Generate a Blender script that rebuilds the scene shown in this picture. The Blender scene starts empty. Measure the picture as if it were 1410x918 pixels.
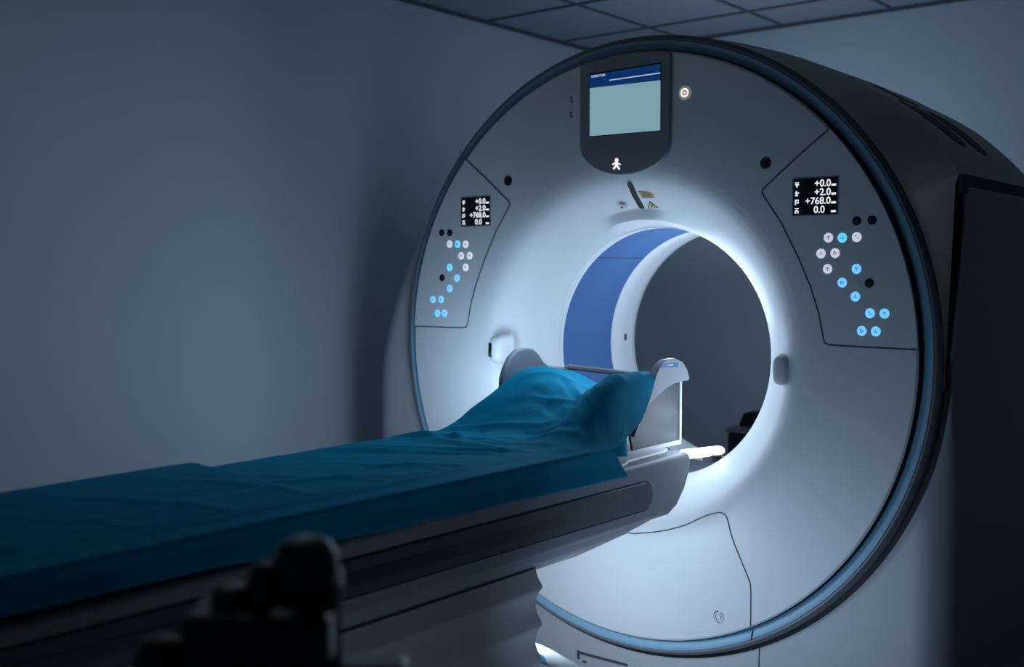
import bpy, bmesh, math, random
from math import sin, cos, pi, hypot, atan2, radians
from mathutils import Vector, Matrix, noise

random.seed(4)
C = bpy.context.scene.collection
H = 1.15                      # height of the scanner's axis above the floor; shapes below are written around that axis

# ------------------------------------------------------------------ materials
def mat(name, col, rough=0.45, metal=0.0, spec=0.5, bump=0.0, bscale=60.0, var=0.0, vscale=4.0, emit=None, estr=1.0, coat=0.0):
    m = bpy.data.materials.new(name); m.use_nodes = True
    nt = m.node_tree; b = nt.nodes['Principled BSDF']
    b.inputs['Base Color'].default_value = (*col, 1); b.inputs['Roughness'].default_value = rough
    b.inputs['Metallic'].default_value = metal; b.inputs['Specular IOR Level'].default_value = spec
    b.inputs['Coat Weight'].default_value = coat
    tc = nt.nodes.new('ShaderNodeTexCoord')
    if var > 0:
        n = nt.nodes.new('ShaderNodeTexNoise'); n.inputs['Scale'].default_value = vscale; n.inputs['Detail'].default_value = 4
        nt.links.new(tc.outputs['Object'], n.inputs['Vector'])
        mx = nt.nodes.new('ShaderNodeMix'); mx.data_type = 'RGBA'
        mx.inputs['A'].default_value = (*[c * (1 - var) for c in col], 1); mx.inputs['B'].default_value = (*[min(1, c * (1 + var)) for c in col], 1)
        nt.links.new(n.outputs['Fac'], mx.inputs['Factor']); nt.links.new(mx.outputs['Result'], b.inputs['Base Color'])
    if bump > 0:
        n2 = nt.nodes.new('ShaderNodeTexNoise'); n2.inputs['Scale'].default_value = bscale; n2.inputs['Detail'].default_value = 3
        nt.links.new(tc.outputs['Object'], n2.inputs['Vector'])
        bp = nt.nodes.new('ShaderNodeBump'); bp.inputs['Strength'].default_value = bump; bp.inputs['Distance'].default_value = 0.004
        nt.links.new(n2.outputs['Fac'], bp.inputs['Height']); nt.links.new(bp.outputs['Normal'], b.inputs['Normal'])
    if emit:
        b.inputs['Emission Color'].default_value = (*emit, 1); b.inputs['Emission Strength'].default_value = estr
    return m

M = {}
M['white'] = mat('white_paint', (.62, .645, .67), .42, var=.03, vscale=1.5)
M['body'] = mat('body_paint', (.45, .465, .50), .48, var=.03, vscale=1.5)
M['device'] = mat('device_black', (.007, .008, .010), .38)
M['shroud'] = mat('shroud_paint', (.70, .66, .58), .55, var=.04, vscale=2)
M['liner_white'] = mat('liner_white', (.70, .73, .75), .35)
M['window'] = mat('blue_window', (.070, .150, .33), .35, spec=.3)
M['ring_blue'] = mat('ring_blue', (.22, .41, .56), .45)
M['bezel'] = mat('bezel_grey', (.16, .17, .19), .38)
M['black'] = mat('matt_black', (.006, .007, .008), .6)
M['dark'] = mat('dark_plastic', (.02, .023, .027), .35)
M['seam'] = mat('seam_dark', (.05, .06, .075), .7)
M['pict'] = mat('pictogram_grey', (.22, .25, .29), .6)
M['groove'] = mat('groove_grey', (.09, .09, .09), .7)
M['bib'] = mat('monitor_grey', (.21, .23, .25), .4)
M['screen_black'] = mat('screen_black', (.004, .006, .009), .2)
M['screen_teal'] = mat('screen_teal', (.02, .03, .03), .3, emit=(.19, .345, .40), estr=1.0)
M['screen_navy'] = mat('screen_navy', (.01, .01, .02), .3, emit=(.0012, .027, .115), estr=1.0)
M['screen_white'] = mat('screen_white', (.1, .1, .1), .3, emit=(.42, .5, .75), estr=1.0)
M['read'] = mat('readout_white', (.1, .1, .1), .3, emit=(.82, .86, .95), estr=1.0)
M['btn_white'] = mat('button_white', (.5, .5, .55), .3, emit=(.56, .57, .70), estr=.95)
M['btn_blue'] = mat('button_blue', (.1, .3, .5), .3, emit=(.17, .56, .98), estr=1.0)
M['btn_cyan'] = mat('button_cyan', (.1, .4, .5), .3, emit=(.13, .62, .95), estr=1.0)
M['sym'] = mat('button_symbol', (.05, .16, .30), .4, emit=(.06, .22, .42), estr=.7)
M['symg'] = mat('button_symbol_grey', (.1, .1, .16), .4, emit=(.17, .17, .26), estr=.7)
M['icon_lit'] = mat('icon_lit', (.6, .6, .6), .3, emit=(1, .88, .86), estr=1.0)
M['target_lit'] = mat('target_lit', (.7, .7, .65), .3, emit=(.95, .93, .85), estr=1.0)
M['target_ring'] = mat('target_ring', (.2, .2, .19), .4, emit=(.14, .14, .14), estr=1)
M['bar_glow'] = mat('glow_bar', (.8, .85, .9), .3, emit=(.80, .92, 1.0), estr=3.0)
M['label_tan'] = mat('label_tan', (.55, .40, .20), .6)
M['label_yellow'] = mat('label_yellow', (.72, .58, .25), .6)
M['sticker_blue'] = mat('sticker_blue', (.01, .16, .34), .4)
M['table_grey'] = mat('table_grey', (.25, .265, .29), .45, var=.05, vscale=3)
M['rail'] = mat('rail_grey', (.075, .083, .095), .38)
M['rail2'] = mat('rail_dark', (.05, .055, .063), .38)
M['bellows'] = mat('bellows_fabric', (.40, .385, .39), .8, bump=.3, bscale=120, var=.06, vscale=8)
M['holder'] = mat('holder_grey', (.26, .285, .32), .4)
M['holder_metal'] = mat('holder_plate', (.075, .08, .09), .4)
M['cushion'] = mat('cushion_vinyl', (.03, .035, .04), .5)
M['tan_cyan'] = mat('pedal_cyan', (.0, .22, .36), .35)
M['wall'] = mat('wall_paint', (.64, .70, .76), .9, bump=.05, bscale=180, var=.03, vscale=1.2)
M['ceil'] = mat('ceiling_tile', (.33, .37, .41), .9, bump=.2, bscale=150)
M['grid'] = mat('ceiling_grid', (.10, .12, .14), .6)
M['floor'] = mat('floor_vinyl', (.06, .07, .085), .4, var=.1, vscale=6)
M['chrome'] = mat('chrome', (.6, .62, .65), .15, metal=1.0)
M['blackgloss'] = mat('black_gloss', (.008, .009, .011), .12)

# the drape: woven-film cloth with fine creases
def drape_material():
    m = mat('drape_blue', (.004, .26, .43), .7, spec=.06, var=.10, vscale=7)
    nt = m.node_tree; b = nt.nodes['Principled BSDF']
    tc = nt.nodes['Texture Coordinate']
    mp = nt.nodes.new('ShaderNodeMapping'); mp.inputs['Scale'].default_value = (9, 3.5, 9); mp.inputs['Rotation'].default_value = (0, 0, .5)
    n = nt.nodes.new('ShaderNodeTexNoise'); n.inputs['Scale'].default_value = 1.6; n.inputs['Detail'].default_value = 5; n.inputs['Distortion'].default_value = .6
    bp = nt.nodes.new('ShaderNodeBump'); bp.inputs['Strength'].default_value = .45; bp.inputs['Distance'].default_value = .012
    nt.links.new(tc.outputs['Object'], mp.inputs['Vector']); nt.links.new(mp.outputs['Vector'], n.inputs['Vector'])
    nt.links.new(n.outputs['Fac'], bp.inputs['Height']); nt.links.new(bp.outputs['Normal'], b.inputs['Normal'])
    return m
M['drape'] = drape_material()

# ------------------------------------------------------------------ helpers
def obj(name, bm, m, parent=None, smooth=35, bevel=0, bseg=2, fix=True):
    """link a bmesh (written in axis coordinates) as one mesh object, optionally under parent"""
    if fix: bmesh.ops.recalc_face_normals(bm, faces=bm.faces)
    off = Vector((0, 0, H))
    if parent is not None: off = off - root_loc(parent)
    bmesh.ops.translate(bm, verts=bm.verts, vec=off)
    me = bpy.data.meshes.new(name); bm.to_mesh(me); bm.free()
    o = bpy.data.objects.new(name, me); C.objects.link(o)
    ms = m if isinstance(m, (list, tuple)) else [m]
    for k in ms: me.materials.append(k)
    if parent is not None: o.parent = parent
    if bevel:
        md = o.modifiers.new('bevel', 'BEVEL'); md.width = bevel; md.segments = bseg; md.limit_method = 'ANGLE'; md.angle_limit = radians(40)
    if smooth:
        me.polygons.foreach_set('use_smooth', [True] * len(me.polygons))
        me.set_sharp_from_angle(angle=radians(smooth))
    return o

def root_loc(p):
    v = Vector((0, 0, 0))
    while p is not None: v += p.location; p = p.parent
    return v

def thing(name, label, cat, loc, group=None):
    o = bpy.data.objects.new(name, None); C.objects.link(o); o.empty_display_size = .1
    o.location = (loc[0], loc[1], loc[2] + H); o['label'] = label; o['category'] = cat
    if group: o['group'] = group
    return o

def tag(o, label, cat, group=None):
    o['label'] = label; o['category'] = cat
    if group: o['group'] = group
    return o

def struct(name, bm, m, **k):
    o = obj(name, bm, m, **k); o['kind'] = 'structure'; return o

def box(bm, a, b):
    vs = [bm.verts.new((x, y, z)) for x in (a[0], b[0]) for y in (a[1], b[1]) for z in (a[2], b[2])]
    for f in ((0, 1, 3, 2), (4, 6, 7, 5), (0, 4, 5, 1), (2, 3, 7, 6), (0, 2, 6, 4), (1, 5, 7, 3)): bm.faces.new([vs[i] for i in f])
    return bm

def nb(): return bmesh.new()

def loft(bm, rings, closed=True, cap0=False, cap1=False):
    rows = [[bm.verts.new(p) for p in r] for r in rings]
    n = len(rows[0])
    for a, b in zip(rows, rows[1:]):
        for i in range(n if closed else n - 1):
            j = (i + 1) % n; bm.faces.new((a[i], a[j], b[j], b[i]))
    if cap0: bm.faces.new(rows[0])
    if cap1: bm.faces.new(rows[-1])
    return rows

def prism(bm, pts, d0, d1, axis='y'):
    """polygon pts extruded between d0 and d1 along an axis"""
    def P(p, d):
        return (p[0], d, p[1]) if axis == 'y' else (d, p[0], p[1]) if axis == 'x' else (p[0], p[1], d)
    a = [bm.verts.new(P(p, d0)) for p in pts]; b = [bm.verts.new(P(p, d1)) for p in pts]
    bm.faces.new(a); bm.faces.new(b[::-1])
    for i in range(len(pts)):
        j = (i + 1) % len(pts); bm.faces.new((a[i], b[i], b[j], a[j]))
    return bm

def lathe(bm, prof, n=128, zc=None, cap0=False, cap1=False):
    """rings about the scanner's axis; prof = (radius, y); zc(r) shifts a ring's centre down"""
    rings = []
    for r, y in prof:
        z0 = zc(r) if zc else 0
        rings.append([(r * cos(2 * pi * i / n), y, z0 + r * sin(2 * pi * i / n)) for i in range(n)])
    return loft(bm, rings, True, cap0, cap1)

def disc(bm, x, z, y, r, th=.004, n=24, dome=0.0, sx=1.0):
    """small round knob on the front face: y is the face, it stands out by th towards the viewer"""
    prof = [(r, y + .004), (r, y - th * .7), (r * .9, y - th)]
    if dome: prof += [(r * .6, y - th - dome * .7), (r * .2, y - th - dome)]
    rings = [[(x + sx * a * cos(2 * pi * i / n), b, z + a * sin(2 * pi * i / n)) for i in range(n)] for a, b in prof]
    loft(bm, rings, True, True, True)
    return bm

def tube(bm, pts, r, n=8):
    """round tube along a list of points"""
    P = [Vector(p) for p in pts]; rings = []
    for i, p in enumerate(P):
        t = (P[min(i + 1, len(P) - 1)] - P[max(i - 1, 0)]).normalized()
        u = t.cross(Vector((0, 1, 0.001)));
        if u.length < 1e-4: u = t.cross(Vector((1, 0, 0)))
        u.normalize(); v = t.cross(u)
        rr = r[i] if isinstance(r, (list, tuple)) else r
        rings.append([tuple(p + rr * (u * cos(2 * pi * k / n) + v * sin(2 * pi * k / n))) for k in range(n)])
    loft(bm, rings, True, True, True)
    return bm

def smooth_line(pts, k=3, sub=4):
    """Catmull-Rom resampling of 2-D points"""
    out = []
    for i in range(len(pts) - 1):
        p0, p1, p2, p3 = pts[max(i - 1, 0)], pts[i], pts[i + 1], pts[min(i + 2, len(pts) - 1)]
        for s in range(sub):
            t = s / sub
            out.append(tuple(.5 * (2 * p1[d] + (p2[d] - p0[d]) * t + (2 * p0[d] - 5 * p1[d] + 4 * p2[d] - p3[d]) * t * t + (3 * p1[d] - p0[d] - 3 * p2[d] + p3[d]) * t ** 3) for d in range(len(p1))))
    out.append(tuple(pts[-1])); return out

def interp(x, xs, ys):
    if x <= xs[0]: return ys[0]
    for a, b, p, q in zip(xs, xs[1:], ys, ys[1:]):
        if x <= b: return p + (q - p) * (x - a) / (b - a)
    return ys[-1]

def sst(a, b, x):
    t = max(0, min(1, (x - a) / (b - a))); return t * t * (3 - 2 * t)

def text_bm(bm, s, x, y, z, size, sx=1.0, align='LEFT'):
    """lettering lying on the front face, facing the viewer"""
    cu = bpy.data.curves.new('lettering', 'FONT'); cu.body = s; cu.size = size; cu.align_x = align; cu.extrude = .0004; cu.offset = size * .012
    o = bpy.data.objects.new('lettering', cu); C.objects.link(o)
    bpy.context.view_layer.update()
    me = bpy.data.meshes.new_from_object(o.evaluated_get(bpy.context.evaluated_depsgraph_get()))
    bpy.data.objects.remove(o); bpy.data.curves.remove(cu)
    me.transform(Matrix(((sx, 0, 0, x), (0, 0, -1, y), (0, 1, 0, z), (0, 0, 0, 1))))
    bm.from_mesh(me); bpy.data.meshes.remove(me)

# ------------------------------------------------------------------ the room
CE = 1.5; XL = -1.71; YB = 2.35; XR = 3.4; YF = -4.4; FL = -H
bm = nb(); box(bm, (XL - .1, YF - .1, FL - .1), (XR + .1, YB + .1, FL)); struct('floor', bm, M['floor'])
bm = nb(); box(bm, (XL - .1, YF, FL), (XL, YB, CE)); struct('wall_left', bm, M['wall'])
bm = nb(); box(bm, (XL, YB, FL), (XR, YB + .1, CE)); struct('wall_back', bm, M['wall'])
bm = nb(); box(bm, (XR, YF, FL), (XR + .1, YB, CE)); struct('wall_right', bm, M['wall'])
bm = nb(); box(bm, (XL, YF - .1, FL), (XR, YF, CE)); struct('wall_front', bm, M['wall'])
bm = nb(); box(bm, (XL - .1, YF - .1, CE), (XR + .1, YB + .1, CE + .1)); struct('ceiling', bm, M['ceil'])
bm = nb()
x = -1.145
while x < XR:
    box(bm, (x - .009, YF, CE - .006), (x + .009, YB, CE + .01)); x += .56
y = 1.96
while y > YF:
    box(bm, (XL, y - .009, CE - .0075), (XR, y + .009, CE + .01)); y -= .635
struct('trim_ceiling_grid', bm, M['grid'], smooth=0)
bm = nb()
box(bm, (XL, YF, CE - .016), (XL + .018, YB, CE)); box(bm, (XL, YB - .018, CE - .016), (XR, YB, CE))
struct('trim_ceiling_edge', bm, M['grid'], smooth=0)
bm = nb(); box(bm, (XL, YF, FL), (XL + .012, YB, FL + .1)); struct('baseboard_left', bm, M['bezel'])
bm = nb(); box(bm, (XL + .012, YB - .012, FL), (XR, YB, FL + .1)); struct('baseboard_back', bm, M['bezel'])

# ------------------------------------------------------------------ the scanner
SC = thing('ct_scanner', 'large white ring-shaped CT scanner with blue-rimmed face and glowing open bore', 'medical scanner', (0, .45, FL))
PROF = [(.413, .196), (.43, .160), (.46, .114), (.50, .064), (.54, .026), (.57, .009), (.60, .0015), (.66, 0)]
PR = [p[0] for p in PROF] + [2]; PY = [p[1] for p in PROF] + [0]
def zc(r): return -.023 * max(0, min(1, (.66 - r) / (.66 - .413)))
def face_y(x, z):
    r = hypot(x, z)
    for _ in range(4): r = hypot(x, z - zc(r))
    return interp(r, PR, PY)

# front cover: flat outer face curving into the bore, with a shallow scoop above the opening
prof = smooth_line(PROF[:-1], sub=8) + [(.66, 0), (.72, 0), (.80, 0), (.88, 0), (.924, 0), (.930, .004), (.931, .05)]
bm = nb(); rows = lathe(bm, prof, 192, zc)
for r_, row in zip(prof, rows):
    for i, v in enumerate(row):
        d = abs(360 * i / 192 - 94)
        if d < 30 and r_[0] < .466:
            w = 1 - sst(8, 22, d)
            yt = .104 + .092 * (1 - sst(.413, .434, r_[0]))
            v.co.y += (yt - r_[1]) * w
cover = obj('front_cover', bm, M['white'], SC, smooth=30)

def seam(name, pts, r=.0022, y0=None, parent=SC, m='seam'):
    P = [(x, (face_y(x, z) if y0 is None else y0), z) for x, z in pts]
    b = nb(); tube(b, P, r, 6); return obj(name, b, M[m], parent)
SEAM = [(.023, -.595), (.064, -.589), (.143, -.57), (.22, -.541), (.282, -.507), (.329, -.487), (.355, -.484), (.37, -.497), (.388, -.553), (.412, -.604), (.444, -.669), (.45, -.690), (.4515, -.72), (.452, -.81)]
seam('service_panel_seam', smooth_line([(-.10, -.600)] + SEAM), .0022, parent=cover)

# blue ring, bezel, black strips for shade
bm = nb(); lathe(bm, [(.932, .050), (.9335, .030), (.938, .0255), (.950, .0205), (.961, .0165), (.965, .018), (.966, .05)], 192)
rg = nb(); lathe(rg, [(.9305, .0055), (.9322, .007), (.9322, .05)], 192); obj('rim_shade', rg, M['black'], SC, smooth=50)  # black band painted over the cover's edge so it reads unlit
ring = obj('accent_ring', bm, M['ring_blue'], SC, smooth=50)
bm = nb(); tube(bm, [(.449, .030, -.822), (.448, .018, -.838), (.447, .016, -.856)], .0028, 6); obj('ring_joint', bm, M['seam'], ring)
bm = nb(); lathe(bm, [(.966, .05), (.966, .020), (.972, .019), (.980, .026), (.985, .040), (.985, .075)], 192); obj('bezel', bm, M['bezel'], SC, smooth=50)
bm = nb()
loft(bm, [[(r * cos(radians(t)), .056, r * sin(radians(t))) for t in range(150, 361, 2)] for r in (.983, .999)], False)
obj('bezel_gap_shade', bm, M['black'], SC)  # black strip standing in for the shade in the gap round the bezel
bm = nb()
loft(bm, [[(x * 1.0, .052 + .105 * sst(-6, 24, t), x * math.tan(radians(t))) for t in range(-8, 27)] for x in (.88, .99)], False)
obj('side_gap_shade', bm, M['black'], SC)  # black sheet behind the side gap, its darkness put in as colour

# outline of the machine's body, seen along the axis (degrees -> radius)
OTH = [27, 31, 36, 42, 47, 51, 56, 60, 68, 75, 90, 105, 120, 140, 160]
OR_ = [1.115, 1.103, 1.086, 1.066, 1.045, 1.030, 1.020, 1.012, 1.010, 1.012, 1.018, 1.012, 1.0, .99, .985]
YTH = [27, 33, 38, 45, 51, 56, 62, 75, 90, 120, 160]
YC = [.10, .19, .25, .30, .34, .37, .40, .42, .42, .42, .40]
ths = [-4 + i * 1.0 for i in range(160)]
bm = nb(); rings = [[], [], []]
for t in ths:
    a = radians(t)
    if t < 27:
        R1 = min(1.115, .985 / cos(a)); y1 = .052 + .048 * max(0, t / 27)
    else:
        R1 = interp(t, OTH, OR_); y1 = interp(t, YTH, YC)
    rings[0].append((.985 * cos(a), .040, .985 * sin(a)))
    m_ = .5; Rm = .985 + (R1 - .985) * .62; ym = .04 + (y1 - .04) * .5
    rings[1].append((Rm * cos(a), ym, Rm * sin(a)))
    rings[2].append((R1 * cos(a), y1, R1 * sin(a)))
loft(bm, rings, False)
shroud = obj('shroud', bm, M['shroud'], SC, smooth=30)
bm = nb(); r0 = []; r1 = []; r2 = []
for t in ths:
    if t < 27: continue
    a = radians(t); R1 = interp(t, OTH, OR_); y1 = interp(t, YTH, YC)
    r0.append((R1 * cos(a), y1, R1 * sin(a))); r1.append((R1 * cos(a), .9, R1 * sin(a))); r2.append((.9 * R1 * cos(a), .93, .9 * R1 * sin(a)))
loft(bm, [r0, r1, r2], False)
top = obj('top_cover', bm, M['shroud'], SC, smooth=30)
def vent(t0, t1, yc, w):
    b = nb(); n = 24; rows = [[], [], []]
    top_, bot_ = [], []
    for i in range(n + 1):
        u = i / n; t = t0 + (t1 - t0) * u; hw = w * .5 * max(.02, 1 - abs(2 * u - 1) ** 3.5) ** .5
        R1 = interp(t, OTH, OR_) + .002; a = radians(t)
        rows[0].append((R1 * cos(a), yc - hw, R1 * sin(a))); rows[1].append(((R1 + .001) * cos(a), yc, (R1 + .001) * sin(a))); rows[2].append((R1 * cos(a), yc + hw, R1 * sin(a)))
    loft(b, rows, False); return obj('vent', b, M['black'], top)
vent(47, 34, .43, .13); vent(45, 33, .60, .12); vent(57.5, 47, .60, .08)

# body with the base: front plane with a rounded edge, open in the middle
def body_outline():
    P = [(-1.24, -H), (-1.24, -.6), (-1.238, -.22), (-1.216, -.05), (-1.16, .12), (-1.096, .25), (-1.026, .36), (-.95, .43)]
    for t in range(152, 27, -4): P.append((.962 * cos(radians(t)), .962 * sin(radians(t))))
    P += [(.93, .474), (1.0, .474), (1.0, .38), (1.0, .25), (1.0, .1), (1.0, -.05), (1.0, -.2), (1.0, -.6), (1.0, -H)]
    return smooth_line(P[:8], sub=4)[:-1] + P[7:]
OUT = body_outline()
def ray_poly(a):
    dx, dz = cos(a), sin(a); best = 0
    for i in range(len(OUT)):
        (x1, z1), (x2, z2) = OUT[i], OUT[(i + 1) % len(OUT)]
        ex, ez = x2 - x1, z2 - z1; den = dx * ez - dz * ex
        if abs(den) < 1e-9: continue
        t = (x1 * ez - z1 * ex) / den; s = (x1 * dz - z1 * dx) / den
        if t > 0 and -1e-6 <= s <= 1 + 1e-6: best = max(best, t)
    return best
angs = sorted(set([radians(-180 + i * 1.25) for i in range(288)] + [atan2(z, x) for x, z in OUT]))
secs = [[] for _ in range(9)]
for a in angs:
    R1 = ray_poly(a); d = math.degrees(a)
    n = Vector((cos(a), 0, sin(a)))
    yo = .06 + (.105 * sst(-6, 24, d) if -10 < d < 27.5 else 0)
    rd = .10
    if -25 < d < 40: rd = .10 + (.014 - .10) * sst(-22, -6, d)
    if d > 150 or d < -150: rd = .12
    if 27.4 < d < 150: yo = .12; rd = .02
    # inset towards the middle: along x on the upright sides, along the radius elsewhere
    x0, z0 = R1 * n.x, R1 * n.z
    def P(ins, y):
        if d < 27.5 and d > -49 or d > 152 or d < -137.1: return (x0 - math.copysign(ins, x0), y, z0)
        if d < 0: return (x0 * (1 - ins / (1.0 if x0 > 0 else 1.24)), y, z0)
        return ((R1 - ins) * n.x, y, (R1 - ins) * n.z)
    secs[0].append((.90 * n.x, yo, .90 * n.z))
    for k, f in enumerate((0, .15, .35, .6, .85, 1)):
        q = f * pi / 2
        secs[1 + k].append(P(rd * (1 - sin(q)), yo + rd * (1 - cos(q))))
    secs[7].append((x0, .9, z0)); secs[8].append((.64 * n.x, .9, .64 * n.z))
bm = nb(); loft(bm, secs, True)
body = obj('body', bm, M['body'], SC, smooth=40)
bm = nb(); box(bm, (.93, .112, .455), (.997, .9, .507)); obj('side_groove', bm, M['groove'], SC)
seam('base_seam', [(.452, -.885), (.45, -1.0), (.449, -H + .01)], .0022, .06, body)
bm = nb(); box(bm, (-.222, .055, -1.076), (-.214, .061, -1.046)); box(bm, (-.214, .055, -1.056), (-.02, .061, -1.049)); box(bm, (-.20, .055, -1.082), (-.185, .061, -1.078)); obj('latch_slot', bm, M['seam'], body)

# bore liner
zb = -.023
def bore_ring(name, prof, m, parent=SC, sm=40):
    b = nb(); lathe(b, prof, 160, lambda r: zb); return obj(name, b, m, parent, smooth=sm)
trim = bore_ring('bore_trim', [(.4135, .194), (.4125, .205), (.4125, .207), (.4145, .208), (.4145, .211), (.4125, .212), (.412, .229), (.418, .232)], M['liner_white'])
win = bore_ring('bore_window', [(.415, .229), (.415, .30), (.415, .45), (.415, .545)], M['window'])
bore_ring('bore_rear_ring', [(.418, .540), (.412, .542), (.412, .570), (.412, .625), (.4135, .632), (.4145, .66), (.416, .69), (.420, .712), (.428, .722), (.48, .728)], M['liner_white'])
bm = nb()
a0 = radians(130.5)
for aa in (a0,):
    b0 = [(.4143 * cos(t), y, zb + .4143 * sin(t)) for t in (aa - .006, aa + .006) for y in (.232, .540)]
    vs = [bm.verts.new(p) for p in b0]; bm.faces.new((vs[0], vs[1], vs[3], vs[2]))
obj('window_joint', bm, M['seam'], win)
bm = nb(); loft(bm, [[(.4135 * cos(radians(t)), y, zb + .4135 * sin(radians(t))) for t in range(-125, -54, 2)] for y in (.2335, .5395)], False); obj('bore_floor', bm, M['bezel'], SC)
bm = nb(); box(bm, (-.4155, .630, -.022), (-.411, .644, .002)); obj('bore_sensor', bm, M['dark'], SC)
# shell around the liner so that the bore is closed off from the inside of the machine
bm = nb(); lathe(bm, [(.421, .20), (.48, .20), (.48, .722), (.421, .715)], 96, lambda r: zb); obj('bore_housing', bm, M['shroud'], SC)
# white bar low in the bore, set to glow
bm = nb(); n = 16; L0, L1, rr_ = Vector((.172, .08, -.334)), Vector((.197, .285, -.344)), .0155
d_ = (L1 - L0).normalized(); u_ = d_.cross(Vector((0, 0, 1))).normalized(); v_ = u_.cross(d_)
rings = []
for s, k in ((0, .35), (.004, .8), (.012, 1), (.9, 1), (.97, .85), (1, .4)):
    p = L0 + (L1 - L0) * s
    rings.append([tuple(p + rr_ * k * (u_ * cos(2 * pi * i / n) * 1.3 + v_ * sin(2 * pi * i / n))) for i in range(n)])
loft(bm, rings, True, True, True); obj('glow_bar', bm, M['bar_glow'], SC)
bm = nb(); box(bm, (.17, .205, -.376), (.205, .275, -.350)); obj('glow_bar_mount', bm, M['dark'], SC, bevel=.004)

# monitor with its grey surround
BIB = [(-.172, .905), (-.172, .643), (-.157, .612), (-.116, .578), (-.061, .556), (-.003, .549), (.057, .554), (.118, .575), (.153, .603), (.166, .643), (.167, .905)]
top_arc = [(.93 * sin(radians(k)), .92 * cos(radians(k))) for k in range(10, -11, -2)]
bib = smooth_line(BIB[1:-1], sub=4)
pts = [(-.172, .9105)] + bib + [(.167, .9115)] + [(x, z) for x, z in [(.08, .9235), (0, .927), (-.08, .9235)]]
bm = nb(); prism(bm, pts, -.010, .006)
mon = obj('monitor_surround', bm, M['bib'], SC, bevel=.004)
bm = nb(); prism(bm, [(-.133, .677), (.135, .677), (.135, .884), (-.133, .878)], -.0108, -.008); scr = obj('monitor_screen', bm, M['screen_black'], mon)
bm = nb(); prism(bm, [(-.131, .680), (.133, .678), (.1325, .830), (-.131, .833)], -.0114, -.0105); obj('screen_field', bm, M['screen_teal'], mon)
bm = nb(); prism(bm, [(-.131, .8335), (.1325, .8305), (.132, .880), (-.131, .874)], -.0114, -.0105); obj('screen_header', bm, M['screen_navy'], mon)
bm = nb(); prism(bm, [(-.055, .8485), (.132, .8505), (.132, .8535), (-.055, .8515)], -.0120, -.0110); obj('header_line', bm, M['screen_white'], mon)
bm = nb(); text_bm(bm, 'SOMATOM', -.126, -.0116, .8655, .0105, 1.05); obj('header_lettering', bm, M['screen_white'], mon, smooth=0, fix=False)
# lit patient symbol
bm = nb(); disc(bm, -.027, .597, -.010, .0065, .0015)
def bar(b, p, q, w, y0=-.0115, y1=-.0095):
    p, q = Vector(p), Vector(q); t = (q - p).normalized() * 1; nrm = Vector((-t.y, t.x)) * w / 2
    prism(b, [tuple(p + nrm), tuple(p - nrm), tuple(q - nrm), tuple(q + nrm)], y0, y1)
for p, q, w in (((-.028, .592), (-.027, .580), .010), ((-.029, .590), (-.043, .584), .004), ((-.026, .589), (-.012, .582), .004), ((-.028, .581), (-.039, .569), .0055), ((-.026, .581), (-.016, .567), .0055)): bar(bm, p, q, w)
obj('patient_symbol', bm, M['icon_lit'], mon, smooth=0)
# faint symbols to the left of the monitor
for x, z in ((-.212, .806), (-.214, .757)):
    bm = nb(); disc(bm, x, z + .006, 0, .006, .0008, 12); bar(bm, (x - .006, z - .003), (x + .007, z - .008), .006, -.0010, .001); bar(bm, (x, z + .004), (x + .002, z - .012), .005, -.0012, .001)
    obj('pictogram', bm, M['pict'], SC, smooth=0)
# lit round target
bm = nb(); disc(bm, .213, .785, 0, .0215, .003, 32); tg = obj('call_button', bm, M['target_ring'], SC)
def annulus(b, x, z, y, r0, r1, n=32):
    rr = [[(x + r * cos(2 * pi * i / n), y, z + r * sin(2 * pi * i / n)) for i in range(n)] for r in (r0, r1)]
    loft(b, rr, True)
bm = nb(); annulus(bm, .213, .785, -.0034, .0085, .0142); disc(bm, .213, .785, -.003, .0038, .0006, 16); obj('lit_rings', bm, M['target_lit'], tg, smooth=0)
# below the monitor: screw, laser slot and two labels
def on_face(name, bm, m, parent=SC, at=None, **k):
    """lay a shape drawn on the plane y = 0 onto the curved face: bent to it, or (at=(x, z)) kept rigid and tilted to the face there"""
    if at is None:
        for v in bm.verts: v.co.y += face_y(v.co.x, v.co.z)
    else:
        x0, z0 = at; e = .006
        sl = (face_y(x0, z0 + e) - face_y(x0, z0 - e)) / (2 * e)
        T = Vector((0, sl, 1)).normalized(); N = Vector((0, -1, sl)).normalized(); Pn = Vector((x0, face_y(x0, z0), z0))
        for v in bm.verts:
            d = v.co.copy(); v.co = Pn + Vector((d.x - x0, 0, 0)) + T * (d.z - z0) - N * d.y
    return obj(name, bm, m, parent, **k)
def slab(b, pts, y0, y1): prism(b, pts, y0, y1)
K = (-.064, .462)
bm = nb(); disc(bm, *K, .0, .0135, .012, 24); o = on_face('face_knob', bm, M['white'], at=K)
bm = nb(); disc(bm, *K, -.0115, .0050, .001, 16); on_face('knob_centre', bm, M['seam'], o, at=K)
def slot(r, d):
    """tall slot with rounded ends, drawn in rows so that it follows the curve of the face"""
    b = nb(); z0, z1 = .456, .519; rows = [[], [], []]
    zs = [z0 - r * cos(pi / 2 * k / 6) for k in range(7)] + [z0 + (z1 - z0) * k / 12 for k in range(1, 12)] + [z1 + r * sin(pi / 2 * k / 6) for k in range(7)]
    out = []
    for z in zs:
        w = (r * r - max(0, z0 - z, z - z1) ** 2) if not z0 <= z <= z1 else r * r
        w = max(w, 1e-8) ** .5
        out.append([(-.002 - w, .004, z), (-.002 - w, -d, z), (-.002 + w, -d, z), (-.002 + w, .004, z)])
    loft(b, out, False); return b
o = on_face('slot_rim', slot(.0145, .0020), M['liner_white'])
on_face('laser_slot', slot(.0108, .0034), M['black'], o)
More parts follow.
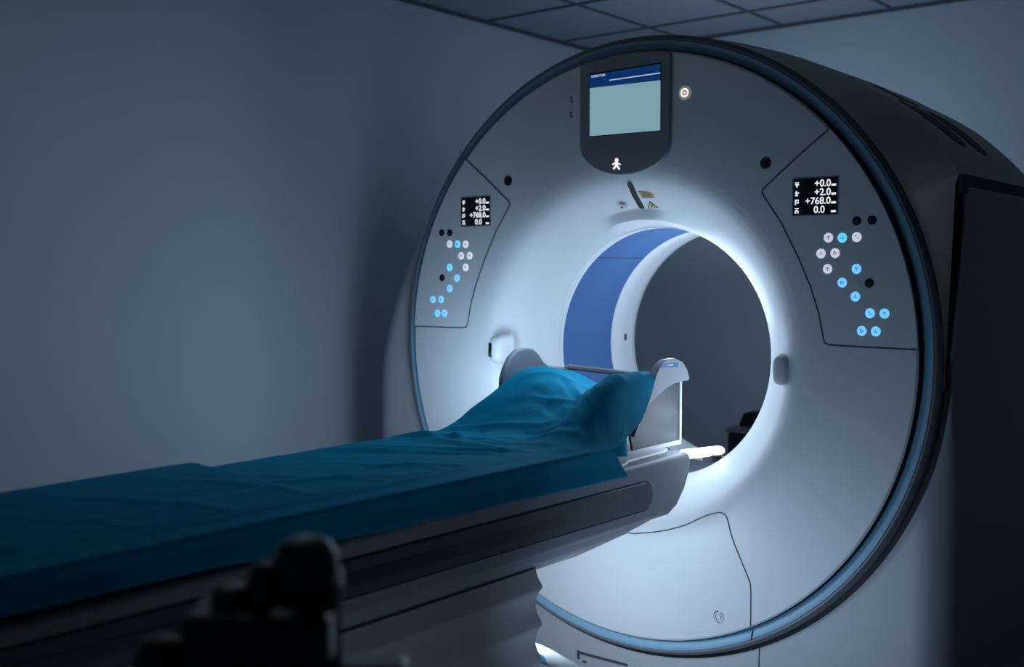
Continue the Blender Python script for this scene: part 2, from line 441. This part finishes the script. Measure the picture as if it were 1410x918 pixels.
LB = (.044, .489)
bm = nb(); prism(bm, [(.017, .503), (.072, .499), (.070, .477), (.021, .477)], -.0025, .004); lb = on_face('warning_label', bm, M['label_tan'], at=LB)
bm = nb()
for k in range(4): prism(bm, [(.026, .4795 + .0055 * k), (.064 - .006 * (k % 2), .4795 + .0055 * k), (.064 - .006 * (k % 2), .4815 + .0055 * k), (.026, .4815 + .0055 * k)], -.0032, -.002)
on_face('label_lines', bm, M['seam'], lb, smooth=0, at=LB)
TR = (.041, .458)
bm = nb(); prism(bm, [(.041, .476), (.021, .447), (.061, .447)], -.003, .004); tr = on_face('laser_warning_label', bm, M['black'], at=TR)
bm = nb(); prism(bm, [(.041, .471), (.0255, .4495), (.0565, .4495)], -.0037, -.002); on_face('triangle_field', bm, M['label_yellow'], tr, at=TR)
bm = nb(); disc(bm, .041, .4555, -.0034, .0035, .0008, 12); bar(bm, (.041, .4555), (.051, .4555), .0016, -.0045, -.0025); bar(bm, (.041, .4555), (.036, .463), .0016, -.0045, -.0025); bar(bm, (.041, .4555), (.046, .463), .0016, -.0045, -.0025); on_face('triangle_mark', bm, M['black'], tr, smooth=0, at=TR)
# two dark camera eyes and a screw low down
for x, z in ((.481, .557), (-.479, .555)):
    bm = nb(); disc(bm, x, z, 0, .0165, .004, 28); e = obj('intercom_eye', bm, M['black'], SC)
    bm = nb(); disc(bm, x, z, -.004, .008, .001, 20); obj('lens', bm, M['blackgloss'], e)
bm = nb(); annulus(bm, .347, -.802, -.0005, .006, .0165); disc(bm, .347, -.802, 0, .008, .005, 20); annulus(bm, .347, -.802, -.004, .0115, .0155); obj('service_lock', bm, M['white'], SC)
bm = nb(); tube(bm, [(.347 + .0175 * cos(t), 0, -.802 + .0175 * sin(t)) for t in [radians(100 + 14 * k) for k in range(14)]], .0018, 6); obj('lock_groove', bm, M['seam'], SC)

# hand grips either side of the bore
def grip(x, z, left):
    b = nb(); n = 24; rings = []
    hw, hh, dep = (.030, .050, .075) if left else (.0235, .043, .04)
    for f, k in ((0, 1.12), (.1, 1.04), (.55, 1.0), (.82, .9), (.95, .7), (1, .35)):
        rings.append([(x + hw * k * math.copysign(abs(cos(t)) ** .55, cos(t)), -dep * f + .02, z + hh * k * math.copysign(abs(sin(t)) ** .6, sin(t))) for t in [2 * pi * i / n for i in range(n)]])
    loft(b, rings, True, True, True)
    for v in b.verts: v.co.y += .018
    g = obj('hand_grip', b, M['white'], SC, smooth=60)
    return g
grip(.529, -.042, False); g = grip(-.517, -.026, True)
bm = nb(); prism(bm, [(-.5385, -.05), (-.523, -.055), (-.5225, -.005), (-.5375, -.002)], -.0395, -.030); obj('grip_window', bm, M['blackgloss'], g, bevel=.003)

# control panels on both sides of the face
def button(name, x, z, m, r, panel, sym, kind):
    b = nb(); disc(b, x, z, 0, r, .0028, 24)
    n0 = len(b.faces); s = .0062; k = kind % 4
    if k == 0: bar(b, (x - s, z + s * .5), (x + s * .2, z + s * .5), .0022, -.0034, -.0026); bar(b, (x - s * .1, z - s * .4), (x + s, z - s * .4), .0022, -.0034, -.0026)
    elif k == 1: bar(b, (x - s, z - s * .3), (x + s, z - s * .3), .002, -.0034, -.0026); bar(b, (x, z + s), (x, z - s * .2), .002, -.0034, -.0026)
    elif k == 2: bar(b, (x - s * .6, z - s * .8), (x - s * .6, z + s * .8), .002, -.0034, -.0026); bar(b, (x - s * .5, z + s * .7), (x + s * .8, z), .002, -.0034, -.0026); bar(b, (x + s * .8, z), (x - s * .5, z - s * .7), .002, -.0034, -.0026)
    else: bar(b, (x - s * .8, z + s * .4), (x + s * .8, z + s * .4), .003, -.0034, -.0026); bar(b, (x, z + s * .4), (x, z - s), .002, -.0034, -.0026)
    b.faces.ensure_lookup_table()
    for f in b.faces[n0:]: f.material_index = 1
    return obj(name, b, [m, sym], panel)
def panel(outline, disp, wh, bl, cy, kn, gr, br, seed):
    P = smooth_line(outline[:1] + outline[2:], sub=1)
    th_a, th_b = atan2(outline[0][1], outline[0][0]), atan2(outline[-1][1], outline[-1][0])
    if th_b < -pi / 2: th_b += 2 * pi
    arc = [(.9285 * cos(th_b + (th_a - th_b) * k / 20), .9285 * sin(th_b + (th_a - th_b) * k / 20)) for k in range(21)]
    poly = outline[:-1] + arc[:-1]
    b = nb(); prism(b, [(x, z) for x, z in poly], -.0012, .0)
    pn = obj('control_panel', b, M['white'], SC, smooth=0)
    b = nb(); tube(b, [(x, -.0012, z) for x, z in outline], .0021, 6); obj('panel_seam', b, M['seam'], pn)
    x0, x1, z0, z1 = disp
    b = nb(); prism(b, [(x0 - .003, z0 - .003), (x1 + .003, z0 - .003), (x1 + .003, z1 + .003), (x0 - .003, z1 + .003)], -.0026, 0); obj('display_frame', b, M['bib'], pn)
    b = nb(); prism(b, [(x0, z0), (x1, z0), (x1, z1), (x0, z1)], -.0032, -.001); obj('display', b, M['screen_black'], pn)
    W, Hh = x1 - x0, z1 - z0
    lh = Hh / 4.15
    for k, s in enumerate(('+0.0', '+2.0', '+768.0', '0.0')):
        b = nb(); zz = z1 - .0045 - lh * (k + .80)
        text_bm(b, s, x0 + W * (.86 if k < 3 else .73), -.0038, zz, lh * 1.13, .98, 'RIGHT')
        prism(b, [(x0 + W * .87, zz), (x0 + W * .975, zz), (x0 + W * .975, zz + lh * .24), (x0 + W * .87, zz + lh * .24)], -.0042, -.0034)
        obj('readout_line', b, M['read'], pn, smooth=0, fix=False); b = nb()
        xa = x0 + W * .045; u = W * .022; hh = lh * .12
        if k == 0: bars = [(0, 4, 4, 5), (0, 4, 2, 3.5), (1.2, 2.6, 0, 3)]
        elif k == 1: bars = [(0, 3, 0, 1.4), (.9, 2, 1, 5), (0, 4.2, 2.4, 3.6)]
        elif k == 2: bars = [(0, 4, 3.8, 5), (0, 1.2, 0, 5), (2, 4, 1.2, 3)]
        else: bars = [(0, 4, 4.2, 5.2), (.7, 3.3, 2.4, 3.4), (0, 1.4, 0, 2.4), (2.6, 4, 0, 2.4)]
        for xa0, xb0, za0, zb0 in bars: prism(b, [(xa + xa0 * u, zz + za0 * hh), (xa + xb0 * u, zz + za0 * hh), (xa + xb0 * u, zz + zb0 * hh), (xa + xa0 * u, zz + zb0 * hh)], -.0042, -.0034)
        obj('row_symbol', b, M['read'], pn, smooth=0)
    for q, (x, z) in enumerate(wh): button('lit_button', x, z, M['btn_white'], br, pn, M['symg'], q + seed)['label'] = 'white backlit round button'
    for q, (x, z) in enumerate(bl): button('lit_button', x, z, M['btn_blue'], br, pn, M['sym'], q * 3 + seed)['label'] = 'blue backlit round button'
    for q, (x, z) in enumerate(cy): button('lit_button', x, z, M['btn_cyan'], br, pn, M['sym'], q + seed + 2)['label'] = 'cyan backlit round button'
    for x, z in kn:
        b = nb(); disc(b, x, z, 0, br * .95, .0028, 24); obj('dark_button', b, M['black'], pn)
    for x, z in gr:
        b = nb(); annulus(b, x, z, -.0024, br * .2, br * .8); disc(b, x, z, 0, br * .82, .002, 20); obj('grey_button', b, M['shroud'], pn)
    return pn
RP = [(.673, .641), (.583, .572), (.484, .491), (.472, .480), (.4705, .475), (.477, .462), (.53, .388), (.587, .283), (.626, .197), (.649, .13), (.662, .069), (.668, .046), (.680, .0395), (.762, .038), (.926, .037)]
panel(RP, (.569, .699, .405, .506),
      [(.675, .339), (.756, .339), (.654, .295), (.695, .296), (.674, .252)],
      [(.757, .252), (.717, .214), (.755, .176), (.797, .131), (.837, .131), (.775, .082), (.814, .082)], [(.715, .338)],
      [(.755, .383), (.798, .384), (.793, .213)], [(.755, .214)], .0135, 3)
panel([(-x, z + .004 * (z < .1)) for x, z in RP], (-.692, -.560, .406, .505),
      [(-.751, .343), (-.674, .341), (-.695, .300), (-.655, .300), (-.674, .259)],
      [(-.716, .221), (-.751, .183), (-.834, .142), (-.794, .143), (-.812, .092), (-.777, .093)], [(-.712, .342), (-.751, .259)],
      [(-.789, .384), (-.750, .383), (-.788, .221)], [(-.749, .220)], .0135, 8)

# ------------------------------------------------------------------ the patient table
TB = thing('patient_table', 'long grey patient table with rounded nose reaching to the scanner bore', 'table', (0, -1.3, FL))
bm = nb()
side = [(-2.75, -.305), (-.03, -.305), (-.012, -.309), (-.005, -.325), (-.012, -.369), (-.040, -.418), (-.085, -.462), (-.133, -.481), (-2.75, -.470)]
prism(bm, side, -.25, .25, 'x')
deck = obj('table_body', bm, M['table_grey'], TB, bevel=.014, bseg=4)
bm = nb()
t0 = [(-.238, -2.75, -.466), (.238, -2.75, -.466), (.238, -.16, -.477), (-.238, -.16, -.477)]
t1 = [(-.225, -2.75, -.490), (.225, -2.75, -.490), (.225, -.32, -.503), (-.225, -.32, -.503)]
t2 = [(-.135, -2.75, -.54), (.135, -2.75, -.54), (.135, -.45, -.560), (-.135, -.45, -.560)]
loft(bm, [t0, t1, t2], True, True, True); obj('table_underside', bm, M['table_grey'], TB, bevel=.006)
def capsule(y0, y1, zc0, zc1, h, x0, x1, rnd=True):
    P = [(y0, zc0 - h), (y1 - h, zc1 - h)] + [(y1 - h + h * sin(t), zc1 - h * cos(t)) for t in [pi * k / 12 for k in range(1, 12)]] + [(y1 - h, zc1 + h), (y0, zc0 + h)]
    b = nb(); prism(b, P, x0, x1, 'x'); return b
obj('rail_gasket', capsule(-2.6, -.232, -.380, -.4005, .0435, .247, .2512), M['black'], TB)
rl = obj('side_rail', capsule(-2.6, -.237, -.380, -.4005, .0395, .248, .2535), M['rail'], TB, bevel=.002)
obj('rail_insert', capsule(-2.6, -.66, -.381, -.401, .0145, .250, .2548), M['rail2'], rl, bevel=.001)
bm = nb(); box(bm, (-.232, -2.7, -.306), (.236, -.48, -.236)); obj('mattress', bm, M['cushion'], TB, bevel=.02, bseg=4)
bm = nb(); prism(bm, [(-.20, -.47), (.238, -.47), (.240, -.36), (.215, -.30), (.21, -.10), (.19, -.045), (-.19, -.045), (-.21, -.10)], -.307, -.296, 'z'); obj('deck_plate', bm, M['liner_white'], TB, bevel=.004)
# bellows
bm = nb(); rings = []
def rrect(ax0, ax1, ay0, ay1, r, z, seg=6):
    out = []
    for cx, cy, a0 in ((ax1 - r, ay1 - r, 0), (ax0 + r, ay1 - r, pi / 2), (ax0 + r, ay0 + r, pi), (ax1 - r, ay0 + r, 1.5 * pi)):
        # straight runs are subdivided so that the folds can sag
        for k in range(seg + 1): out.append((cx + r * cos(a0 + pi / 2 * k / seg), cy + r * sin(a0 + pi / 2 * k / seg), z))
    return out
zz = -.53; k = 0
while zz > -1.02:
    for f, o_ in ((0, .0), (.25, .006), (.45, .017), (.52, .019), (.60, .012), (.8, .002)):
        z = zz - .1 * f; rings.append(rrect(-.185 - o_, .185 + o_, -1.52 - o_, -.672 + o_, .045 + o_, z))
    zz -= .1
bm2 = nb(); loft(bm2, rings, True, True, True)
for v in bm2.verts:
    v.co.z += .010 * noise.noise(Vector((v.co.x * 3, v.co.y * 4, v.co.z * 2)))
obj('bellows', bm2, M['bellows'], TB, smooth=60)
bm = nb(); prism(bm, [(-.27, -1.62), (.27, -1.62), (.27, -.60), (.22, -.545), (.08, -.50), (-.08, -.50), (-.27, -.55)], FL, -1.03, 'z'); obj('pedestal', bm, M['table_grey'], TB, bevel=.02, bseg=3)
# white foot plate with a cyan inlay between bellows and scanner
bm = nb(); prism(bm, [(-.20, -.66), (.30, -.66), (.27, -.607), (.13, -.549), (.08, -.535), (-.20, -.50)], -.83, -.80, 'z'); fp = obj('pedal_cover', bm, M['white'], TB, bevel=.008)
bm = nb(); prism(bm, [(-.10, -.655), (.19, -.655), (.15, -.617), (.11, -.601), (-.10, -.56)], -.803, -.798, 'z'); obj('pedal_inlay', bm, M['tan_cyan'], fp)
bm = nb(); box(bm, (-.12, -.68, -1.04), (.12, -.57, -.825)); obj('pedal_post', bm, M['table_grey'], TB, bevel=.01)

# ------------------------------------------------------------------ head holder
HH = thing('head_holder', 'grey head holder with two upright side wings at the table end', 'head holder', (0, -.1, -.296))
WING = [(-.241, -.236), (-.195, -.177), (-.155, -.133), (-.135, -.096), (-.119, -.064), (-.095, -.037), (-.065, -.024), (-.01, -.022), (.039, -.037), (.066, -.061), (.08, -.09), (.078, -.096), (-.004, -.099), (-.056, -.109), (-.122, -.136), (-.167, -.156), (-.185, -.176), (-.233, -.242)]
bm = nb(); prism(bm, WING, .168, .192, 'x'); w = obj('side_wing', bm, M['holder'], HH, bevel=.006, bseg=3)
bm = nb(); prism(bm, [(-.092, -.034), (.008, -.036), (.006, -.050), (-.092, -.047)], .190, .1928, 'x'); st = obj('blue_sticker', bm, M['sticker_blue'], w)
bm = nb(); prism(bm, [(-.055, -.0385), (-.022, -.0395), (-.022, -.0430), (-.055, -.0420)], .1925, .1932, 'x'); obj('sticker_print', bm, M['liner_white'], st)
LW = [(-.30, -.29), (-.321, -.22), (-.327, -.178), (-.338, -.132), (-.334, -.086), (-.320, -.053), (-.295, -.021), (-.262, -.001), (-.225, .004), (-.185, 0), (-.155, -.018), (-.131, -.043), (-.104, -.059), (-.072, -.066), (.02, -.075), (.02, -.29)]
bm = nb(); prism(bm, LW, -.247, -.225, 'x'); obj('side_wing', bm, M['holder'], HH, bevel=.006, bseg=3)
bm = nb(); prism(bm, [(-.20, -.20), (-.163, -.162), (-.106, -.138), (-.039, -.111), (.013, -.101), (.050, -.100), (.062, -.296), (-.21, -.296), (-.226, -.246)], .164, .172, 'x'); obj('side_plate', bm, M['holder_metal'], HH)
bm = nb(); box(bm, (.166, .050, -.296), (.176, .060, -.099)); obj('edge_bar', bm, M['liner_white'], HH)
bm = nb(); prism(bm, [(-.22, -.3), (.175, -.3), (.178, .055), (.12, .075), (-.22, .06)], -.297, -.284, 'z'); obj('base_plate', bm, M['liner_white'], HH, bevel=.003)
# rim joining the wings at the back and the curved cradle between them
bm = nb(); prism(bm, [(-.24, -.066), (.178, -.082), (.178, -.094), (-.24, -.078)], .0, .035, 'y'); rim = obj('back_rim', bm, M['holder'], HH, bevel=.003)
bm = nb(); prism(bm, [(-.232, -.0765), (.172, -.0925), (.172, -.0965), (-.232, -.0805)], .002, .033, 'y'); obj('rim_strip', bm, M['black'], rim)
CR = [(-.225, -.10), (-.20, -.085), (-.15, -.075), (-.08, -.082), (-.02, -.125), (.04, -.150), (.09, -.13), (.125, -.095), (.15, -.09), (.165, -.11)]
bm = nb(); prism(bm, CR + [(x, z - .012) for x, z in CR[::-1]], -.30, -.12, 'y'); obj('cradle', bm, M['holder'], HH)
bm = nb(); box(bm, (-.03, -.26, -.292), (.09, -.12, -.150)); obj('cradle_post', bm, M['holder_metal'], HH, bevel=.006)

# ------------------------------------------------------------------ the blue drape
A_ = [(-.272, -.315), (-.262, -.25), (-.25, -.217), (-.19, -.214), (-.1, -.217), (-.02, -.219), (.04, -.222), (.09, -.224), (.135, -.226), (.175, -.229), (.205, -.231), (.230, -.233), (.249, -.2345), (.264, -.241), (.261, -.28), (.270, -.324)]
B_ = [(-.226, -.20), (-.218, -.12), (-.205, -.075), (-.15, -.056), (-.08, -.064), (-.01, -.105), (.05, -.122), (.10, -.09), (.145, -.058), (.186, -.074), (.206, -.13), (.220, -.19), (.236, -.229), (.262, -.243), (.263, -.282), (.270, -.324)]
SUB = 6
A2, B2 = smooth_line(A_, sub=SUB), smooth_line(B_, sub=SUB)
NS = len(A2); NV = 230
Y0 = -2.55
END_S = [0, .2, .33, .42, .53, .60, .667, .733, .80, .867, 1.0]
END_Y = [-.30, -.20, -.13, -.105, -.10, -.115, -.175, -.245, -.36, -.455, -.395]
def ridge(x, y, ax, ay, bx, by, w, a):
    """a crease running from a to b"""
    dx, dy = bx - ax, by - ay; L2 = dx * dx + dy * dy
    t = ((x - ax) * dx + (y - ay) * dy) / L2
    if t < -.15 or t > 1.15: return 0
    px, py = ax + dx * t, ay + dy * t; d = hypot(x - px, y - py)
    s = max(0, 1 - abs(2 * t - 1) ** 3) if 0 <= t <= 1 else 0
    return a * s * math.exp(-(d / w) ** 2)
rnd = random.Random(11)
CRE = []
for k in range(9):          # creases fanning out of the pull at the head end
    a = -.95 + .07 * k; CRE.append((.23 - .01 * k, -.62 - .02 * k, -.24 + .03 * rnd.random(), a - .25 + .1 * rnd.random(), .012 + .01 * rnd.random(), .009 * (1 if k % 2 else -.6)))
for k in range(7): CRE.append((.23, -1.0 - .2 * k, -.05 - .15 * rnd.random(), -1.2 - .22 * k, .014, .004))
for k in range(6): CRE.append((.20 - .05 * rnd.random(), -.50 + .02 * k, -.10 + .10 * rnd.random(), -.36 + .03 * k, .010, .006 * (1 if k % 2 else -1)))
CRE.append((.205, -2.4, .20, -.72, .014, .006)); CRE.append((.170, -2.4, .185, -.80, .009, -.0045))
for ax, ay, bx, by, w_, a_ in ((-.25, -.80, .02, -.62, .012, .012), (-.25, -.76, .03, -.60, .009, -.009), (-.10, -.98, .17, -.78, .012, .009), (-.12, -.94, .16, -.74, .009, -.008), (-.24, -.60, .10, -.46, .012, .009),
                               (.05, -.58, .21, -.52, .008, .008), (.0, -.55, .21, -.49, .008, -.007), (-.05, -.70, .20, -.60, .010, .007), (.02, -1.15, .19, -.95, .010, .007), (-.02, -1.45, .17, -1.15, .012, .006), (-.10, -.42, .12, -.30, .010, .008), (.02, -.36, .15, -.22, .009, -.008), (-.16, -.36, -.03, -.22, .010, .007)):
    CRE.append((ax, ay, bx, by, w_, a_))
bm = nb(); grid = []
for i in range(NV + 1):
    row = []
    for j in range(NS):
        s = j / (NS - 1); ye = interp(s, END_S, END_Y)
        u = i / NV; u = 1 - (1 - u) ** 1.5
        y = Y0 + (ye - Y0) * u
        b = sst(-.66, -.27, y + .06 * (s - .5)); b = b ** 1.15
        x = A2[j][0] + (B2[j][0] - A2[j][0]) * b; z = A2[j][1] + (B2[j][1] - A2[j][1]) * b
        dz = 0
        for c in CRE: dz += ridge(x, y, *c)
        amp = .12 + .88 * sst(-.85, -.45, y)
        if s < .3: amp *= sst(-.02, .3, s) + .15
        if s > .7: amp *= 1 - .7 * sst(.72, .82, s)
        dz += amp * .0115 * noise.noise(Vector((x * 7 + y * 3, y * 5, 1.7))) + amp * .0075 * noise.noise(Vector((x * 15 - y * 6, y * 12, 5.1))) + amp * .0050 * abs(noise.noise(Vector((x * 30 + y * 12, y * 20, 2.2))))
        lift = max(0, -y - .45) / 1.75 * (1 - b)
        dz += lift * (.012 + .030 * sst(.86, 1.0, s)) if s > .45 else 0
        if y < -1.435 and s < .62: dz += .018 * (1 - sst(-1.455, -1.437, y)) * (1 - sst(.35, .6, s))
        side_ = s > .87
        if side_ or s < .15:
            w = sst(.87, .95, s) if s > .5 else 0
            x += w * (.006 * noise.noise(Vector((3.1, y * 5, z * 9))) + .003 * noise.noise(Vector((7.1, y * 14, z * 14))))
            z += dz
            if s > .97: z += .004 * noise.noise(Vector((y * 6, 2, 2)))
        else: z += dz * (1.0 if b < .8 else .9)
        row.append(bm.verts.new((x, y, z)))
    grid.append(row)
for a, b in zip(grid, grid[1:]):
    for j in range(NS - 1): bm.faces.new((a[j], a[j + 1], b[j + 1], b[j]))
sheet = obj('drape_sheet', bm, M['drape'], None, smooth=180, fix=True)
md = sheet.modifiers.new('thick', 'SOLIDIFY'); md.thickness = .0016; md.offset = 0
tag(sheet, 'crumpled blue disposable sheet spread over the patient table and head holder', 'sheet')
# folded corner of the sheet that hangs at the head end
bm = nb(); rows = []
for k in range(9):
    t = k / 8
    rows.append([(.226 + .018 * t + .003 * sin(5 * u + t), -.335 - .022 * t - (.06 + .04 * t) * u, -.205 - .070 * t + .012 * u * t) for u in [q / 6 for q in range(7)]])
loft(bm, rows, False)
fl = obj('hanging_corner', bm, M['drape'], sheet, smooth=180); md = fl.modifiers.new('thick', 'SOLIDIFY'); md.thickness = .002

# ------------------------------------------------------------------ dark device in the near foreground
DV = thing('injector_stand', 'blurred black medical device with round head in the near foreground beside the table', 'medical device', (.945, -2.17, FL))
ex = Vector((.777, .629, 0)); ey = Vector((-.629, .777, 0)); OG = Vector((.945, -2.17, 0))
def loc(a, b, z): p = OG + ex * a + ey * b; return (p.x, p.y, z)
def lbox(bm, a0, a1, b0, b1, z0, z1):
    vs = [bm.verts.new(loc(a, b, z)) for a in (a0, a1) for b in (b0, b1) for z in (z0, z1)]
    for f in ((0, 1, 3, 2), (4, 6, 7, 5), (0, 4, 5, 1), (2, 3, 7, 6), (0, 2, 6, 4), (1, 5, 7, 3)): bm.faces.new([vs[i] for i in f])
bm = nb(); lbox(bm, -.092, .072, -.05, .06, -.27, -.130); obj('housing', bm, M['device'], DV, bevel=.012, bseg=3)
def llathe(bm, a, b, prof, n=28):
    loft(bm, [[tuple(Vector(loc(a, b, z)) + r * (ex * cos(2 * pi * i / n) + ey * sin(2 * pi * i / n))) for i in range(n)] for r, z in prof], True, True, True)
bm = nb(); llathe(bm, .040, 0, [(.034, -.135), (.036, -.115), (.038, -.092), (.036, -.072), (.028, -.058), (.014, -.052)]); obj('round_head', bm, M['device'], DV, smooth=60)
bm = nb(); llathe(bm, -.005, .0, [(.022, -.135), (.022, -.098), (.016, -.084), (.006, -.081)]); obj('knob', bm, M['device'], DV, smooth=60)
bm = nb(); llathe(bm, -.045, .0, [(.024, -.135), (.023, -.112), (.014, -.107)]); obj('knob', bm, M['device'], DV, smooth=60)
bm = nb(); llathe(bm, .079, -.02, [(.004, -.27), (.004, -.112)], 14); obj('rod', bm, M['bezel'], DV, smooth=50)
bm = nb(); llathe(bm, .0785, -.02, [(.002, -.112), (.0065, -.108), (.0075, -.098), (.0055, -.088), (.002, -.084)], 14); obj('rod_tip', bm, M['chrome'], DV, smooth=60)['label'] = 'small chrome tip'
bm = nb(); lbox(bm, .07, .155, -.03, .02, -.225, -.192); obj('arm', bm, M['device'], DV, bevel=.008)
bm = nb(); lbox(bm, .125, .175, -.045, -.02, -.235, -.205); obj('arm_clip', bm, M['chrome'], DV, bevel=.006)
bm = nb(); lbox(bm, .012, .036, -.058, -.050, -.128, -.119); obj('indicator', bm, M['chrome'], DV, bevel=.003)
bm = nb(); llathe(bm, -.125, 0, [(.030, -.27), (.032, -.20), (.024, -.172), (.008, -.166)]); obj('side_cylinder', bm, M['device'], DV, smooth=60)
bm = nb(); lbox(bm, -.15, -.08, -.03, .03, -.275, -.245); obj('side_bracket', bm, M['device'], DV, bevel=.006)
bm = nb(); llathe(bm, 0, 0, [(.022, FL + .05), (.022, -.26)]); obj('pole', bm, M['device'], DV)
bm = nb(); llathe(bm, 0, 0, [(.20, FL), (.20, FL + .03), (.17, FL + .05), (.03, FL + .07)]); obj('stand_base', bm, M['device'], DV, smooth=50)

# ------------------------------------------------------------------ dark cart seen through the bore
CT = thing('equipment_cart', 'dark equipment cart standing behind the scanner, glimpsed through the bore', 'cart', (-.31, 1.85, FL))
bm = nb(); box(bm, (-.535, 1.70, FL + .08), (-.09, 2.05, -.515)); obj('cabinet', bm, M['dark'], CT, bevel=.015)
bm = nb(); box(bm, (-.540, 1.695, -.515), (-.085, 2.055, -.492)); obj('worktop', bm, M['bezel'], CT, bevel=.004)
bm = nb(); prism(bm, [(-.520, -.492), (-.495, -.43), (-.46, -.418), (-.16, -.418), (-.13, -.492)], 1.78, 1.98); obj('top_unit', bm, M['blackgloss'], CT, bevel=.01)
for x in (-.50, -.12):
    for y in (1.74, 2.01):
        bm = nb(); prism(bm, [(y + .04 * cos(t), FL + .04 + .04 * sin(t)) for t in [2 * pi * k / 18 for k in range(18)]], x - .015, x + .015, 'x'); obj('caster', bm, M['black'], CT)

# ------------------------------------------------------------------ added fill lights
def area(name, loc, to, size, power, col, size_y=None, spread=180):
    l = bpy.data.lights.new(name, 'AREA'); l.energy = power; l.color = col; l.size = size; l.spread = radians(spread)
    if size_y: l.shape = 'RECTANGLE'; l.size_y = size_y
    o = bpy.data.objects.new(name, l); C.objects.link(o); o.location = Vector(loc) + Vector((0, 0, H))
    o.rotation_euler = (Vector(to) - Vector(loc)).to_track_quat('-Z', 'Y').to_euler(); return o
def point(name, loc, power, col, rad=.03):
    l = bpy.data.lights.new(name, 'POINT'); l.energy = power; l.color = col; l.shadow_soft_size = rad
    o = bpy.data.objects.new(name, l); C.objects.link(o); o.location = Vector(loc) + Vector((0, 0, H)); return o
COOL = (.72, .88, 1.0)
#L_RING
KEY = (.66, .82, 1.0); AMB = (.46, .68, 1.0)
for k in range(16):
    t = 2 * pi * (k + .5) / 16
    point('bore_fill', (.34 * cos(t), .05 + .13 * min(0, cos(t)), zb + .34 * sin(t)), .19, KEY, .06)  # unseen points added round the bore mouth to make its glow
for t in (-75, -60, -45, -30, -15, 0):
    point('bore_fill', (.30 * cos(radians(t)), .08, zb + .30 * sin(radians(t))), .23, KEY, .06)  # extra unseen points, brighten the lower right of the funnel
point('tunnel_fill', (0, .45, .15), 5.5, KEY, .15)  # unseen fill inside the bore, whitens the rear ring
area('left_fill', (-.44, -.34, -.17), (-1.10, .16, -.10), .2, 2.0, (.54, .75, 1.0))  # added fill in open air, brightens the left of face and wall
point('table_fill', (-.12, -.32, .15), 1.15, (.52, .74, 1.0), .08)  # unseen fill above the head end, lights drape and wall
area('wall_fill', (-.20, -.26, .16), (-1.4, -.50, -.08), .14, .46, (.50, .72, 1.0))  # added fill aimed at the left wall
area('low_fill', (-.03, -.60, -.63), (-.01, 0, -.78), .25, 4.5, KEY)  # unseen fill under the table, brightens the lower face
area('right_low_fill', (.58, -.85, -.95), (.42, 0, -.45), .5, 1.35, (.50, .71, 1.0), None, 110)  # added fill for the lower right face, no fixture there
area('ceiling_fill', (-.3, 1.4, .3), (-.3, 1.5, 1.5), .8, 4.2, (.55, .75, 1.0))  # unseen upward fill added to brighten the ceiling
area('rear_fill', (.2, 1.3, .1), (-.4, 2.35, -.1), .6, .7, AMB)  # added fill behind the scanner for the back wall
area('room_fill', (-.5, -1.2, 1.46), (-.5, -1.2, 0), .9, 1.05, (.85, .95, 1.0))  # unseen overhead fill, added to lift table and shroud
area('floor_fill', (1.2, -1.6, -1.0), (.9, 0, -.5), .6, .4, AMB)  # faint unseen fill added low on the right
l = bpy.data.lights.new('drape_spot', 'SPOT'); l.energy = 10.0; l.color = KEY; l.spot_size = radians(34); l.spot_blend = .8; l.shadow_soft_size = .03
o = bpy.data.objects.new('drape_spot', l); C.objects.link(o); o.location = (.12, .16, .16 + H); o.rotation_euler = (Vector((.0, -.19, -.085)) - Vector((.12, .16, .16))).to_track_quat('-Z', 'Y').to_euler()  # spot added only to make the bright cyan patch on the drape
area('side_fill', (.80, -1.55, -1.0), (.2, -1.1, -.60), .5, .6, (.62, .80, 1.0))  # unseen fill, brightens bellows and the table's near side
area('drape_fill', (-.25, -1.0, .55), (-.02, -1.0, -.25), .45, .6, (.5, .74, 1.0))  # added fill over the table, lifts the drape's top
for t in (-62, -45, -28):
    point('bore_fill', (.35 * cos(radians(t)), -.05, zb + .35 * sin(radians(t))), .12, KEY, .05)  # further unseen points in front of the face, brighten its lower right
#L_END

w = bpy.data.worlds.new('World'); bpy.context.scene.world = w; w.use_nodes = True
w.node_tree.nodes['Background'].inputs['Color'].default_value = (.35, .5, .65, 1); w.node_tree.nodes['Background'].inputs['Strength'].default_value = .02

# ------------------------------------------------------------------ camera
cd = bpy.data.cameras.new('camera'); cam = bpy.data.objects.new('camera', cd); C.objects.link(cam)
cam.location = (1.928, -2.95, .247 + H); cam.rotation_euler = (pi / 2 - .057, 0, .681)
cd.sensor_width = 36; cd.lens = 36 * 1515 / 1410; cd.clip_start = .05
cd.dof.use_dof = True; cd.dof.focus_distance = 3.25; cd.dof.aperture_fstop = 2.0
bpy.context.scene.camera = cam
vs = bpy.context.scene.view_settings
vs.view_transform = 'Standard'; vs.look = 'None'; vs.exposure = 0; vs.gamma = 1; vs.use_curve_mapping = False
